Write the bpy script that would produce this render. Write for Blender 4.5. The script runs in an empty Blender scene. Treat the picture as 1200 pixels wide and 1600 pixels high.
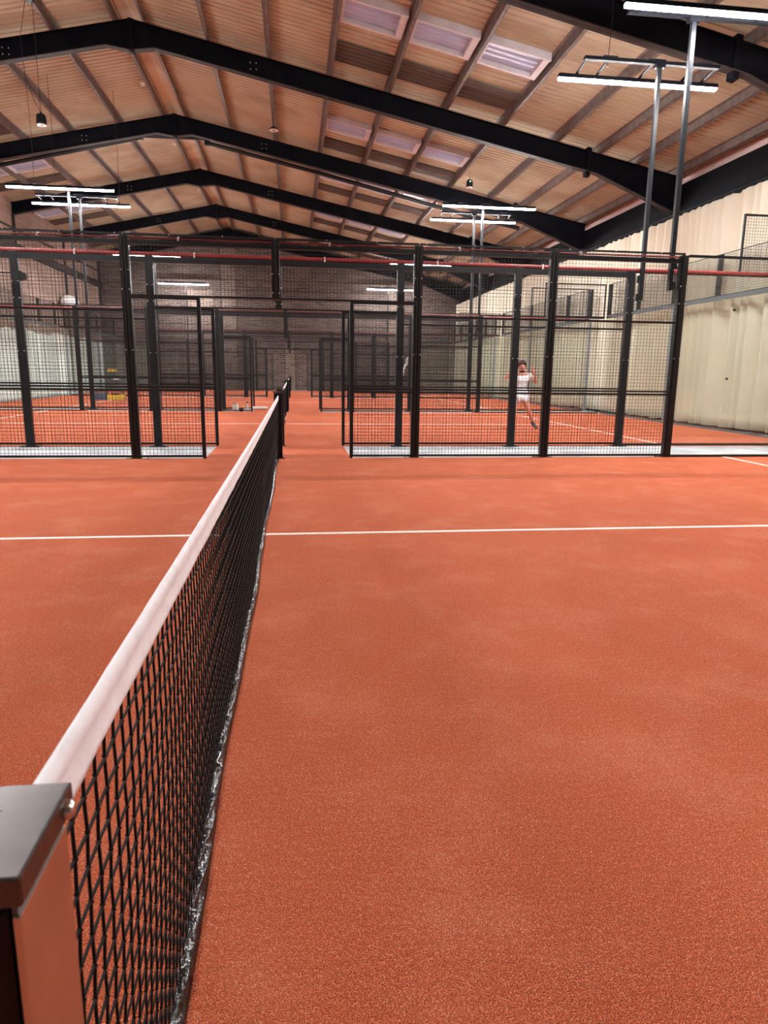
import bpy, bmesh, math, random
from mathutils import Vector, Matrix
random.seed(7)
S = bpy.context.scene
COL = S.collection

# ------------------------------------------------------------------ camera
F_PX, PITCH, YAW, ROLL = 1074.8, 0.2021, 0.1300, 0.01286
cam_d = bpy.data.cameras.new('camera')
cam = bpy.data.objects.new('camera', cam_d)
COL.objects.link(cam)
fw = Vector((math.sin(YAW)*math.cos(PITCH), math.cos(YAW)*math.cos(PITCH), -math.sin(PITCH)))
rt0 = Vector((math.cos(YAW), -math.sin(YAW), 0))
up0 = rt0.cross(fw)
rt = rt0*math.cos(ROLL) + up0*math.sin(ROLL)
up = -rt0*math.sin(ROLL) + up0*math.cos(ROLL)
cam.matrix_world = Matrix(((rt.x, up.x, -fw.x, 0.2348), (rt.y, up.y, -fw.y, 0.0),
                           (rt.z, up.z, -fw.z, 1.26), (0, 0, 0, 1)))
cam_d.sensor_fit = 'HORIZONTAL'
cam_d.sensor_width = 36
cam_d.lens = F_PX/1200*36
cam_d.clip_start = 0.02
cam_d.clip_end = 200
cam_d.dof.use_dof = True
cam_d.dof.focus_distance = 2.6
cam_d.dof.aperture_fstop = 15
S.camera = cam

# ------------------------------------------------------------------ world, light level, exposure
w = bpy.data.worlds.new('night')
S.world = w
w.use_nodes = True
w.node_tree.nodes['Background'].inputs[0].default_value = (0.5, 0.55, 0.7, 1)
w.node_tree.nodes['Background'].inputs[1].default_value = 0.02
LED_POWER = 570.0
S.view_settings.view_transform = 'Standard'
S.view_settings.look = 'None'
S.view_settings.gamma = 1
S.view_settings.exposure = 0.0
S.cycles.transparent_max_bounces = 64
S.cycles.max_bounces = 8
S.cycles.diffuse_bounces = 5
S.cycles.glossy_bounces = 4
S.cycles.sample_clamp_indirect = 6
S.cycles.use_denoising = True

# ------------------------------------------------------------------ layout (metres; net runs along Y at X = 0)
F1, F2, F3, F4, F5, F6, F7 = 10.07, 11.79, 21.47, 22.75, 32.8, 33.95, 43.0
F0 = 0.42
WALL_Y, WALL_R, WALL_L, BACK_Y = 44.45, 11.0, -11.1, -7.0
RIDGE = -3.53
RAFTERS = [-6.3, 0.05, 6.4, 12.72, 19.05, 25.3, 31.6, 37.9, 44.15]
def ztop(x):                       # top of the rafters
    return 9.38 - 0.2*(x-RIDGE) if x > RIDGE else 9.38 + 0.213*(x-RIDGE)
ORD = ['first', 'second', 'third', 'fourth', 'fifth', 'sixth', 'seventh', 'eighth', 'ninth', 'tenth']

# ------------------------------------------------------------------ mesh helper
class MB:
    def __init__(s): s.v = []; s.f = []; s.sm = []
    def add(s, vs, fs, smooth=False):
        b = len(s.v); s.v += [tuple(v) for v in vs]
        for f in fs: s.f.append(tuple(b+i for i in f)); s.sm.append(smooth)
        return s
    def box(s, x0, x1, y0, y1, z0, z1):
        return s.add([(x0,y0,z0),(x1,y0,z0),(x1,y1,z0),(x0,y1,z0),(x0,y0,z1),(x1,y0,z1),(x1,y1,z1),(x0,y1,z1)],
                     [(0,3,2,1),(4,5,6,7),(0,1,5,4),(1,2,6,5),(2,3,7,6),(3,0,4,7)])
    def prism(s, pts, axis, a0, a1):   # pts: 2D polygon, extruded along axis
        n = len(pts)
        def P(p, a):
            return {'Y': (p[0], a, p[1]), 'X': (a, p[0], p[1]), 'Z': (p[0], p[1], a)}[axis]
        vs = [P(p, a0) for p in pts]+[P(p, a1) for p in pts]
        fs = [tuple(range(n))[::-1], tuple(range(n, 2*n))]+[(i, (i+1) % n, n+(i+1) % n, n+i) for i in range(n)]
        return s.add(vs, fs)
    def tube(s, pts, r, n=6, cap=True, smooth=True):
        pts = [Vector(p) for p in pts]; rings = []
        rr = r if isinstance(r, (list, tuple)) else [r]*len(pts)
        pu = None
        for i, p in enumerate(pts):
            d = (pts[min(i+1, len(pts)-1)]-pts[max(i-1, 0)]).normalized()
            u = pu if pu is not None else (Vector((0, 0, 1)) if abs(d.z) < .9 else Vector((1, 0, 0)))
            u = (u-d*u.dot(d)).normalized(); pu = u; v = d.cross(u)
            rings.append([p+(u*math.cos(a)+v*math.sin(a))*rr[i] for a in [2*math.pi*(k+.5)/n for k in range(n)]])
        vs = [q for R_ in rings for q in R_]
        fs = [(i*n+k, i*n+(k+1) % n, (i+1)*n+(k+1) % n, (i+1)*n+k) for i in range(len(pts)-1) for k in range(n)]
        s.add(vs, fs, smooth)
        if cap:
            s.add(rings[0], [tuple(range(n))[::-1]]); s.add(rings[-1], [tuple(range(n))])
        return s
    def lathe(s, prof, c=(0, 0, 0), n=20, smooth=True):   # prof: (r, z)
        vs = [(c[0]+r*math.cos(2*math.pi*k/n), c[1]+r*math.sin(2*math.pi*k/n), c[2]+z) for r, z in prof for k in range(n)]
        fs = [(i*n+k, i*n+(k+1) % n, (i+1)*n+(k+1) % n, (i+1)*n+k) for i in range(len(prof)-1) for k in range(n)]
        s.add(vs, fs, smooth)
        s.add([vs[k] for k in range(n)], [tuple(range(n))[::-1]])
        s.add([vs[(len(prof)-1)*n+k] for k in range(n)], [tuple(range(n))])
        return s
    def build(s, name, m, parent=None, bevel=0):
        me = bpy.data.meshes.new(name)
        me.from_pydata(s.v, [], s.f)
        me.polygons.foreach_set('use_smooth', s.sm)
        me.materials.append(m); me.update()
        o = bpy.data.objects.new(name, me); COL.objects.link(o)
        if parent:
            o.parent = parent
            o.location = -Vector(parent['_o']) if '_o' in parent else (0, 0, 0)
        if bevel:
            b = o.modifiers.new('bevel', 'BEVEL'); b.width = bevel; b.segments = 2; b.limit_method = 'ANGLE'
        return o

def tag(o, label=None, cat=None, group=None, kind=None):
    if label: o['label'] = label
    if cat: o['category'] = cat
    if group: o['group'] = group
    if kind: o['kind'] = kind
    return o
def thing(name, label, cat, loc=(0, 0, 0), group=None):
    o = bpy.data.objects.new(name, None); COL.objects.link(o)
    o.location = loc; o.empty_display_size = .1
    return tag(o, label, cat, group)
def part(mb, name, m, parent, bevel=0, label=None, at=None):
    """mesh data given in world coordinates, parented to an Empty that stands at its own base"""
    root = parent
    off = Vector(parent.location)
    if parent.parent: off = Vector((0, 0, 0))
    mb.v = [(x-off.x, y-off.y, z-off.z) for x, y, z in mb.v] if not parent.parent and parent.type == 'EMPTY' else mb.v
    if parent.parent:                       # sub-part: the parent mesh already sits in the root's frame
        off = Vector(parent.parent.location)
        mb.v = [(x-off.x, y-off.y, z-off.z) for x, y, z in mb.v]
    o = mb.build(name, m, None, bevel); o.parent = parent
    if label: o['label'] = label
    return o

# ------------------------------------------------------------------ materials
def mat(name, color, rough=.6, metal=0, spec=.5, noise=None, bump=None, coat=0):
    """noise: (scale, other colour, contrast lo, hi); bump: (scale, strength, distance)"""
    m = bpy.data.materials.new(name); m.use_nodes = True
    t = m.node_tree; b = t.nodes['Principled BSDF']
    b.inputs['Base Color'].default_value = (*color, 1)
    b.inputs['Roughness'].default_value = rough
    b.inputs['Metallic'].default_value = metal
    b.inputs['Specular IOR Level'].default_value = spec
    b.inputs['Coat Weight'].default_value = coat
    tc = t.nodes.new('ShaderNodeTexCoord')
    n = t.nodes.new('ShaderNodeTexNoise'); t.links.new(tc.outputs['Object'], n.inputs['Vector'])
    n.inputs['Scale'].default_value = noise[0] if noise else 5
    n.inputs['Detail'].default_value = 5
    r = t.nodes.new('ShaderNodeMapRange')
    r.inputs[1].default_value = noise[2] if noise else .3
    r.inputs[2].default_value = noise[3] if noise else .7
    t.links.new(n.outputs['Fac'], r.inputs[0])
    mx = t.nodes.new('ShaderNodeMix'); mx.data_type = 'RGBA'
    mx.inputs['A'].default_value = (*color, 1)
    mx.inputs['B'].default_value = (*(noise[1] if noise else [c*.85 for c in color]), 1)
    t.links.new(r.outputs[0], mx.inputs['Factor']); t.links.new(mx.outputs['Result'], b.inputs['Base Color'])
    if bump:
        n2 = t.nodes.new('ShaderNodeTexNoise'); n2.inputs['Scale'].default_value = bump[0]; n2.inputs['Detail'].default_value = 3
        t.links.new(tc.outputs['Object'], n2.inputs['Vector'])
        bp = t.nodes.new('ShaderNodeBump'); bp.inputs['Strength'].default_value = bump[1]; bp.inputs['Distance'].default_value = bump[2]
        t.links.new(n2.outputs['Fac'], bp.inputs['Height']); t.links.new(bp.outputs[0], b.inputs['Normal'])
    return m

def turf_mat():
    m = bpy.data.materials.new('clay_turf'); m.use_nodes = True
    t = m.node_tree; N = t.nodes; L = t.links; b = N['Principled BSDF']
    b.inputs['Roughness'].default_value = .95; b.inputs['Specular IOR Level'].default_value = .12
    b.inputs['Sheen Weight'].default_value = 0
    tc = N.new('ShaderNodeTexCoord')
    def noise(sc, det=2, vec=None, rough=.5):
        n = N.new('ShaderNodeTexNoise'); n.inputs['Scale'].default_value = sc; n.inputs['Detail'].default_value = det
        n.inputs['Roughness'].default_value = rough
        L.new(vec or tc.outputs['Object'], n.inputs['Vector']); return n.outputs['Fac']
    def rng(x, a, c, lo=0., hi=1.):
        r = N.new('ShaderNodeMapRange'); r.inputs[1].default_value = a; r.inputs[2].default_value = c
        r.inputs[3].default_value = lo; r.inputs[4].default_value = hi; L.new(x, r.inputs[0]); return r.outputs[0]
    def mix(f, a, c):
        x = N.new('ShaderNodeMix'); x.data_type = 'RGBA'
        if isinstance(f, float): x.inputs['Factor'].default_value = f
        else: L.new(f, x.inputs['Factor'])
        for k, v in (('A', a), ('B', c)):
            if isinstance(v, tuple): x.inputs[k].default_value = (*v, 1)
            else: L.new(v, x.inputs[k])
        return x.outputs['Result']
    def math_(op, a, c):
        x = N.new('ShaderNodeMath'); x.operation = op
        for i, v in enumerate((a, c)):
            if isinstance(v, float): x.inputs[i].default_value = v
            else: L.new(v, x.inputs[i])
        return x.outputs[0]
    fine = noise(300, 2); mid = noise(95, 2); big = noise(1.1, 3); big2 = noise(.35, 2)
    base = mix(rng(fine, .38, .62), (.20, .034, .013), (.82, .225, .112))
    base = mix(rng(mid, .35, .62, 0., .5), base, (.36, .066, .024))
    # worn lanes: long soft variations
    base = mix(rng(big, .45, .68, 0., .2), base, (.66, .165, .075))
    # pale sand grains lying in the pile, denser in patches
    vo = N.new('ShaderNodeTexVoronoi'); vo.inputs['Scale'].default_value = 240; L.new(tc.outputs['Object'], vo.inputs['Vector'])
    grain = rng(vo.outputs['Distance'], .16, .30, 1., 0.)
    sep = N.new('ShaderNodeSeparateColor'); L.new(vo.outputs['Color'], sep.inputs[0])
    patch = noise(2.3, 4, rough=.6)
    thr = rng(patch, .36, .66, .86, .35)
    sel = math_('GREATER_THAN', sep.outputs[0], thr)
    g = math_('MULTIPLY', grain, sel)
    base = mix(math_('MULTIPLY', g, .8), base, (.93, .66, .52))
    base = mix(rng(patch, .50, .80, 0., .15), base, (.80, .38, .25))
    L.new(base, b.inputs['Base Color'])
    # stitched rows of pile
    mp = N.new('ShaderNodeMapping'); mp.inputs['Scale'].default_value = (1, 1, 1); L.new(tc.outputs['Object'], mp.inputs['Vector'])
    wv = N.new('ShaderNodeTexWave'); wv.wave_type = 'BANDS'; wv.bands_direction = 'Y'
    wv.inputs['Scale'].default_value = 8.0; wv.inputs['Distortion'].default_value = 7; wv.inputs['Detail'].default_value = 2
    wv.inputs['Detail Scale'].default_value = 1.2
    L.new(mp.outputs[0], wv.inputs['Vector'])
    hgt = math_('ADD', math_('ADD', math_('MULTIPLY', fine, .55), math_('MULTIPLY', mid, .6)), math_('MULTIPLY', wv.outputs['Fac'], .13))
    bp = N.new('ShaderNodeBump'); bp.inputs['Strength'].default_value = .85; bp.inputs['Distance'].default_value = .012
    L.new(hgt, bp.inputs['Height']); L.new(bp.outputs[0], b.inputs['Normal'])
    return m

def brick_mat(name, c1, c2, mortar, bw, rh, scale=1., axis='X', blotch=None):
    m = bpy.data.materials.new(name); m.use_nodes = True
    t = m.node_tree; N = t.nodes; L = t.links; b = N['Principled BSDF']; b.inputs['Roughness'].default_value = .9
    b.inputs['Specular IOR Level'].default_value = .2
    tc = N.new('ShaderNodeTexCoord'); sp = N.new('ShaderNodeSeparateXYZ'); cb = N.new('ShaderNodeCombineXYZ')
    L.new(tc.outputs['Object'], sp.inputs[0]); L.new(sp.outputs[axis], cb.inputs['X']); L.new(sp.outputs['Z'], cb.inputs['Y'])
    br = N.new('ShaderNodeTexBrick'); L.new(cb.outputs[0], br.inputs['Vector'])
    br.inputs['Color1'].default_value = (*c1, 1); br.inputs['Color2'].default_value = (*c2, 1); br.inputs['Mortar'].default_value = (*mortar, 1)
    br.inputs['Scale'].default_value = scale; br.inputs['Brick Width'].default_value = bw; br.inputs['Row Height'].default_value = rh
    br.inputs['Mortar Size'].default_value = .012; br.inputs['Bias'].default_value = -.1
    n = N.new('ShaderNodeTexNoise'); n.inputs['Scale'].default_value = 1.2; n.inputs['Detail'].default_value = 5; L.new(tc.outputs['Object'], n.inputs['Vector'])
    mx = N.new('ShaderNodeMix'); mx.data_type = 'RGBA'; mx.blend_type = 'MULTIPLY'; mx.inputs['Factor'].default_value = .6
    r = N.new('ShaderNodeMapRange'); r.inputs[1].default_value = .3; r.inputs[2].default_value = .7; r.inputs[3].default_value = .65; r.inputs[4].default_value = 1.15
    L.new(n.outputs['Fac'], r.inputs[0]); L.new(br.outputs['Color'], mx.inputs['A']); L.new(r.outputs[0], mx.inputs['B'])
    out = mx.outputs['Result']
    if blotch:    # pale lower wall: white paint plus glass reflection put into the colour, uneven edge
        z, colr = blotch
        n2 = N.new('ShaderNodeTexNoise'); n2.inputs['Scale'].default_value = .8; n2.inputs['Detail'].default_value = 3; L.new(tc.outputs['Object'], n2.inputs['Vector'])
        a = N.new('ShaderNodeMath'); a.operation = 'MULTIPLY_ADD'; a.inputs[1].default_value = -.5; L.new(n2.outputs['Fac'], a.inputs[0]); L.new(sp.outputs['Z'], a.inputs[2])
        rr = N.new('ShaderNodeMapRange'); rr.inputs[1].default_value = z-.27; rr.inputs[2].default_value = z-.2; rr.inputs[3].default_value = 1; rr.inputs[4].default_value = 0
        L.new(a.outputs[0], rr.inputs[0])
        m2 = N.new('ShaderNodeMix'); m2.data_type = 'RGBA'; L.new(rr.outputs[0], m2.inputs['Factor']); L.new(out, m2.inputs['A']); m2.inputs['B'].default_value = (*colr, 1)
        out = m2.outputs['Result']
    L.new(out, b.inputs['Base Color'])
    bp = N.new('ShaderNodeBump'); bp.inputs['Strength'].default_value = .6; bp.inputs['Distance'].default_value = .01; bp.invert = True
    L.new(br.outputs['Fac'], bp.inputs['Height']); L.new(bp.outputs[0], b.inputs['Normal'])
    return m

def glass_mat():
    m = bpy.data.materials.new('toughened_glass'); m.use_nodes = True
    t = m.node_tree; N = t.nodes; L = t.links; N.remove(N['Principled BSDF']); out = N['Material Output']
    tr = N.new('ShaderNodeBsdfTransparent'); tr.inputs[0].default_value = (.966, .980, .972, 1)
    gl = N.new('ShaderNodeBsdfGlossy'); gl.inputs['Roughness'].default_value = .02; gl.inputs[0].default_value = (.9, .95, .93, 1)
    lw = N.new('ShaderNodeLayerWeight'); lw.inputs[0].default_value = .5
    pw = N.new('ShaderNodeMath'); pw.operation = 'POWER'; pw.inputs[1].default_value = 5; L.new(lw.outputs['Facing'], pw.inputs[0])
    fr = N.new('ShaderNodeMath'); fr.operation = 'MULTIPLY_ADD'; fr.inputs[1].default_value = .9; fr.inputs[2].default_value = .035; L.new(pw.outputs[0], fr.inputs[0])
    mx = N.new('ShaderNodeMixShader'); L.new(fr.outputs[0], mx.inputs[0]); L.new(tr.outputs[0], mx.inputs[1]); L.new(gl.outputs[0], mx.inputs[2])
    L.new(mx.outputs[0], out.inputs['Surface'])
    return m

def emit_mat(name, c, s):
    m = bpy.data.materials.new(name); m.use_nodes = True; b = m.node_tree.nodes['Principled BSDF']
    b.inputs['Base Color'].default_value = (.9, .9, .9, 1)
    b.inputs['Emission Color'].default_value = (*c, 1); b.inputs['Emission Strength'].default_value = s
    return m

M = {}
M['turf'] = turf_mat()
M['line'] = mat('white_line_pile', (.86, .80, .74), .9, noise=(60, (.66, .50, .42), .5, .75), bump=(400, .5, .004))
M['concrete'] = mat('pale_concrete', (.45, .47, .49), .75, noise=(1.6, (.30, .32, .35), .42, .62), bump=(60, .2, .003))
M['black'] = mat('black_powder_coat', (.006, .0065, .009), .4, spec=.3, noise=(8, (.009, .010, .012), .4, .6))
M['wire'] = mat('black_coated_wire', (.007, .007, .008), .45, spec=.3)
M['red'] = mat('red_tube', (.27, .030, .030), .5, noise=(3, (.21, .022, .022), .4, .6))
M['navy'] = mat('dark_painted_steel', (.0026, .003, .0055), .7, spec=.06, noise=(2, (.005, .005, .007), .4, .6))
M['flange'] = mat('brown_and_underlit_steel', (.028, .021, .022), .7, spec=.2, noise=(4, (.045, .033, .03), .4, .7))  # brownish steel; on the rafter undersides it holds painted-in light from below
M['purlin'] = mat('grey_brown_galvanised_steel', (.17, .135, .12), .6, spec=.3, noise=(6, (.12, .095, .085), .4, .65))
M['sheet'] = mat('tan_roof_sheet', (.47, .385, .275), .75, spec=.12, noise=(.9, (.36, .28, .19), .42, .72))
M['sheetdark'] = mat('brown_roof_sheet', (.085, .062, .052), .75, spec=.2, noise=(2.5, (.12, .085, .07), .5, .75))
M['ridge'] = mat('stained_ridge_flashing', (.50, .39, .25), .7, noise=(.8, (.33, .205, .11), .42, .62))
M['skyframe'] = mat('off_white_rooflight_frame', (.56, .53, .56), .6, noise=(3, (.48, .44, .46), .45, .7))
M['skypane'] = mat('milky_rooflight_sheet', (.36, .40, .58), .35, noise=(2, (.30, .33, .48), .4, .7))
M['cladding'] = mat('pinkish_wall_cladding', (.72, .52, .50), .7, noise=(2, (.62, .42, .38), .4, .7))
M['curtain'] = mat('cream_curtain_fabric', (.68, .62, .51), .9, spec=.1, noise=(.7, (.60, .545, .44), .4, .7), bump=(90, .15, .003))
M['brick'] = brick_mat('brown_brick', (.11, .078, .068), (.05, .036, .033), (.21, .18, .16), .44, .115, axis='X')
M['pier'] = brick_mat('brown_brick_pier', (.16, .118, .098), (.075, .053, .044), (.26, .225, .20), .44, .115, axis='X')
M['block'] = brick_mat('grey_brown_blockwork', (.34, .24, .20), (.30, .21, .175), (.44, .36, .31), 2.4, .45, axis='Y', blotch=(2.75, (.86, .90, .88)))
M['glass'] = glass_mat()
M['darkrail'] = mat('dark_grey_rail', (.045, .05, .058), .5)
M['greypost'] = mat('grey_painted_post', (.22, .25, .29), .5)
M['pole'] = mat('galvanised_pole', (.009, .010, .013), .35, metal=0, spec=.22)
M['tape'] = mat('white_net_tape', (.83, .84, .88), .6, noise=(25, (.76, .75, .79), .45, .7), bump=(30, .35, .006))
M['cord'] = mat('black_net_cord', (.006, .0055, .0055), .6, spec=.15, noise=(200, (.011, .010, .010), .4, .6), bump=(700, .5, .002))
M['vinyl'] = mat('glossy_black_vinyl', (.006, .006, .007), .14, spec=.6, bump=(45, .8, .012), coat=.2)
M['steel'] = mat('brushed_steel', (.62, .58, .55), .24, metal=1, noise=(12, (.5, .46, .44), .4, .7), bump=(45, .06, .004))
M['steelcap'] = mat('brushed_steel_cap', (.13, .118, .12), .36, metal=1, noise=(9, (.10, .09, .092), .4, .7), bump=(60, .1, .003))
M['blackgloss'] = mat('black_gloss_panel', (.004, .004, .007), .3, spec=.2)
M['seal'] = mat('grey_rubber_seal', (.12, .12, .13), .5)
M['white'] = mat('white_plastic', (.82, .80, .78), .4)
M['yellow'] = mat('yellow_plastic', (.75, .52, .05), .45)
M['orange'] = mat('orange_plastic', (.85, .38, .04), .45)
M['blue'] = mat('blue_grey_plastic', (.06, .11, .18), .5)
M['green'] = mat('dark_green_metal', (.03, .10, .075), .5)
M['film'] = mat('crumpled_clear_film', (.75, .77, .78), .15, spec=.8, bump=(40, .9, .02))
M['skin'] = mat('skin', (.62, .30, .22), .55)
M['cloth_white'] = mat('white_sports_cloth', (.80, .86, .90), .8)
M['cloth_shorts'] = mat('white_pink_shorts', (.82, .80, .86), .8, noise=(14, (.72, .42, .44), .58, .66))
M['hair'] = mat('dark_hair', (.04, .025, .018), .6)
M['shoe'] = mat('dark_grey_shoe', (.06, .065, .075), .5)
M['led'] = emit_mat('led_strip', (1.0, .97, .95), LED_POWER)
M['ledend'] = emit_mat('led_strip_far', (1.0, .97, .95), LED_POWER)
M['tinygreen'] = emit_mat('green_indicator', (.2, 1, .5), 3)
M['lens'] = mat('pale_disc', (.75, .68, .66), .4)

# ------------------------------------------------------------------ floor, courts
sl = MB().box(WALL_L-.4, WALL_R+.4, BACK_Y-.3, WALL_Y+.3, -.25, -.012).build('floor', M['concrete'])
tag(sl, 'pale concrete floor slab under and between the courts', kind='structure')
def turf(x0, x1, y0, y1, label, lines=()):
    o = MB().box(x0, x1, y0, y1, -.012, 0).build('floor_turf', M['turf']); tag(o, label, kind='structure')
    for a in lines:
        MB().box(*a, 0, .0025).build('court_line', M['line']).parent = o
    return o
def lines_for(y0, y1):
    yc = (y0+y1)/2
    return [(-7.15, 7.15, yc-.025, yc+.025), (6.925, 6.975, y0, y1), (-6.975, -6.925, y0, y1)]
turf(-10.0, 10.0, -3.0, F1+.02, 'red clay coloured turf of the nearest court', [(-7.15, 7.15, 5.27, 5.32), (6.925, 6.975, -3, F1), (-6.975, -6.925, -3, F1)])
turf(-10.0, 10.0, F2-.02, F3+.02, 'red clay coloured turf of the second court, where the person plays', lines_for(F2, F3))
turf(-10.0, 10.0, F4-.02, F5+.02, 'red clay coloured turf of the third court', lines_for(F4, F5))
turf(-10.0, 10.0, F6-.02, F7+.5, 'red clay coloured turf of the farthest court', lines_for(F6, F7))
for a, b, l in ((F1, F2, 'first'), (F3, F4, 'second'), (F5, F6, 'third')):
    turf(-1.05, 1.05, a+.021, b-.021, 'short orange turf walkway through the %s gap between courts' % l)

# ------------------------------------------------------------------ walls
def structure(mb, name, m, label):
    return tag(mb.build(name, m), label, kind='structure')
structure(MB().prism([(WALL_L-.2, -.2), (WALL_R+.2, -.2), (WALL_R+.2, ztop(WALL_R)+.2), (RIDGE, 9.58), (WALL_L-.2, ztop(WALL_L)+.2)], 'Y', WALL_Y, WALL_Y+.25),
          'wall_back', M['brick'], 'brown brick gable wall at the far end of the hall')
structure(MB().prism([(WALL_L-.2, -.2), (WALL_R+.2, -.2), (WALL_R+.2, ztop(WALL_R)+.2), (RIDGE, 9.58), (WALL_L-.2, ztop(WALL_L)+.2)], 'Y', BACK_Y-.25, BACK_Y),
          'wall_front', M['brick'], 'brick wall behind the camera')
structure(MB().box(WALL_L-.25, WALL_L, BACK_Y, WALL_Y, -.2, ztop(WALL_L)+.2), 'wall_left', M['block'], 'blockwork side wall, pale low down from white paint and painted-in glass reflection')
structure(MB().box(WALL_R, WALL_R+.25, BACK_Y, WALL_Y, -.2, ztop(WALL_R)+.2), 'wall_right', M['cladding'], 'pinkish clad side wall behind the cream curtain')
# brick piers on the far wall
for x0, x1, z1 in ((-.28, .28, 2.9), (-6.2, -4.6, 6.0), (6.2, 6.6, 6.6), (-4.1, -3.2, 8.6)):
    structure(MB().box(x0, x1, WALL_Y-.06, WALL_Y, 0, z1), 'trim_1', M['pier'], 'shallow brick pier on the far wall')
structure(MB().box(-.02, .3, WALL_Y-.10, WALL_Y-.06, 0, 2.15), 'trim_2', M['pier'], 'narrow paler brick pier low in the middle of the far wall')

# ------------------------------------------------------------------ roof sheets
def sheet(side, y0, y1, m, lift, x0, x1, pitch=.2, depth=.075):
    mb = MB(); ys = []
    y = y0
    while y < y1:
        for dy, dz in ((0, 0), (.145, 0), (.154, depth), (.186, depth)):
            if y+dy <= y1: ys.append((y+dy, dz))
        y += pitch
    ys.append((y1, 0))
    vs = []
    for yy, dz in ys:
        vs += [(x0, yy, ztop(x0)+lift+dz), (x1, yy, ztop(x1)+lift+dz)]
    n = len(ys)
    # a skin 3 mm thick
    top = [(a, b, c+.004) for a, b, c in vs]
    fs = [(2*i, 2*i+1, 2*i+3, 2*i+2) for i in range(n-1)]
    mb.add(vs, [f[::-1] for f in fs]); mb.add(top, fs)
    return mb
LIFT = .185
for side, (a, b) in enumerate(((RIDGE+.3, WALL_R+.05), (WALL_L-.05, RIDGE-.3))):
    structure(sheet(side, BACK_Y, WALL_Y, M['sheet'], LIFT, a, b), 'ceiling', M['sheet'],
              'tan corrugated roof sheeting on the %s slope' % ('right' if side == 0 else 'left'))
# ridge flashing
mb = MB()
for a in range(0, 52):
    y0 = BACK_Y+a
    mb.add([(RIDGE-.33, y0, ztop(RIDGE-.33)+LIFT-.01), (RIDGE, y0, 9.38+LIFT), (RIDGE+.33, y0, ztop(RIDGE+.33)+LIFT-.01),
            (RIDGE-.33, y0+1, ztop(RIDGE-.33)+LIFT-.01), (RIDGE, y0+1, 9.38+LIFT), (RIDGE+.33, y0+1, ztop(RIDGE+.33)+LIFT-.01)], [(0, 3, 4, 1), (1, 4, 5, 2)])
structure(mb, 'ceiling_ridge', M['ridge'], 'stained flat flashing along the roof ridge')

# purlins
PX_R = [-3.21, -1.75, -.28, 1.21, 2.68, 4.17, 5.68, 7.16, 8.36, 9.45, 10.6]
PX_L = [-3.84, -5.27, -6.8, -8.28, -9.78]
def purlin(x, label):
    z = ztop(x); s = 1 if x > RIDGE else -1; mb = MB()
    sl_ = -.2 if s > 0 else .213
    d = LIFT-.002
    def seg(xa, xb, za, zb):   # sheared box following the slope
        pts = [(x+xa, z+za+sl_*xa), (x+xb, z+za+sl_*xb), (x+xb, z+zb+sl_*xb), (x+xa, z+zb+sl_*xa)]
        mb.prism(pts, 'Y', BACK_Y+.02, WALL_Y-.32)
    seg(-.006, .006, 0, d)               # web
    seg(-.006*s if s > 0 else -.07, .07 if s > 0 else .006, 0, .006)   # lower flange
    seg(-.07 if s > 0 else -.006, .006 if s > 0 else .07, d-.006, d)
    seg(.062 if s > 0 else -.07, .07 if s > 0 else -.062, .0, .022)
    return tag(mb.build('purlin', M['purlin']), label, 'purlin', 'roof purlins running the length of the hall')
for i, x in enumerate(PX_R):
    purlin(x, 'grey steel purlin on the right roof slope, %s' % ('next to the ridge' if i == 0 else 'lowest, just above the dark eaves beam' if i == 10 else '%s from the ridge' % (ORD+['eleventh'])[i]))
for i, x in enumerate(PX_L):
    purlin(x, 'grey steel purlin on the left roof slope, %s' % ('next to the ridge' if i == 0 else '%s from the ridge' % ORD[i]))

# rafters
def rafter(y, label):
    r = thing('portal_rafter', label, 'roof beam', (0, y, 5), 'dark steel portal rafters')
    dep, fl, ft = .47, .1, .02
    # web outline (x, z)
    xr = 10.74
    topl = [(WALL_L+.02, ztop(WALL_L+.02)), (RIDGE, 9.38), (xr, ztop(xr))]
    bot = [(xr, 5.58), (10.6, 5.62), (8.35, 6.50), (-2.98, ztop(-2.98)-dep-.02), (RIDGE, 8.70), (-4.10, ztop(-4.1)-dep-.01), (WALL_L+.02, ztop(WALL_L+.02)-dep)]
    mb = MB().prism((topl+bot)[::-1], 'Y', y-.008, y+.008)
    part(mb, 'web', M['navy'], r)
    mb = MB()
    for a, b in zip(topl[:-1], topl[1:]):
        mb.prism([(a[0], a[1]-ft), (b[0], b[1]-ft), b, a], 'Y', y-fl, y+fl)
    part(mb, 'top_flange', M['navy'], r)
    mb = MB()
    bl = bot[1:]
    for a, b in zip(bl[:-1], bl[1:]):
        mb.prism([a, b, (b[0], b[1]+ft), (a[0], a[1]+ft)][::-1], 'Y', y-fl, y+fl)
    part(mb, 'bottom_flange', M['flange'], r)  # lighter brown than the web: light from below put into the colour
    # splice plates
    for xs, e in ((8.08, .07), (RIDGE, .0)):
        zt = ztop(xs)
        zb = 6.52 if xs > 0 else 8.70
        part(MB().prism([(xs-.06, zb-e), (xs+.06, zb-e-.03), (xs+.08, zt+e), (xs-.04, zt+e+.02)], 'Y', y-fl+.005, y+fl-.005), 'splice_plate', M['navy'], r)
    for xs in (-6.4, -.66):
        zz = ztop(xs)-.24
        for dx in (-.07, .07):
            for dz in (-.07, .07):
                part(MB().box(xs+dx-.009, xs+dx+.009, y-.022, y-.006, zz+dz-.009, zz+dz+.009), 'bolt', M['lens'], r)
    # column leg at the right wall
    part(MB().box(10.62, 10.98, y-.1, y+.1, -.01, 5.6), 'column', M['navy'], r)
    # left stub column
    part(MB().box(WALL_L+.01, WALL_L+.10, y-.06, y+.06, -.01, ztop(WALL_L)-dep), 'pilaster', M['flange'], r)
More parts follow.
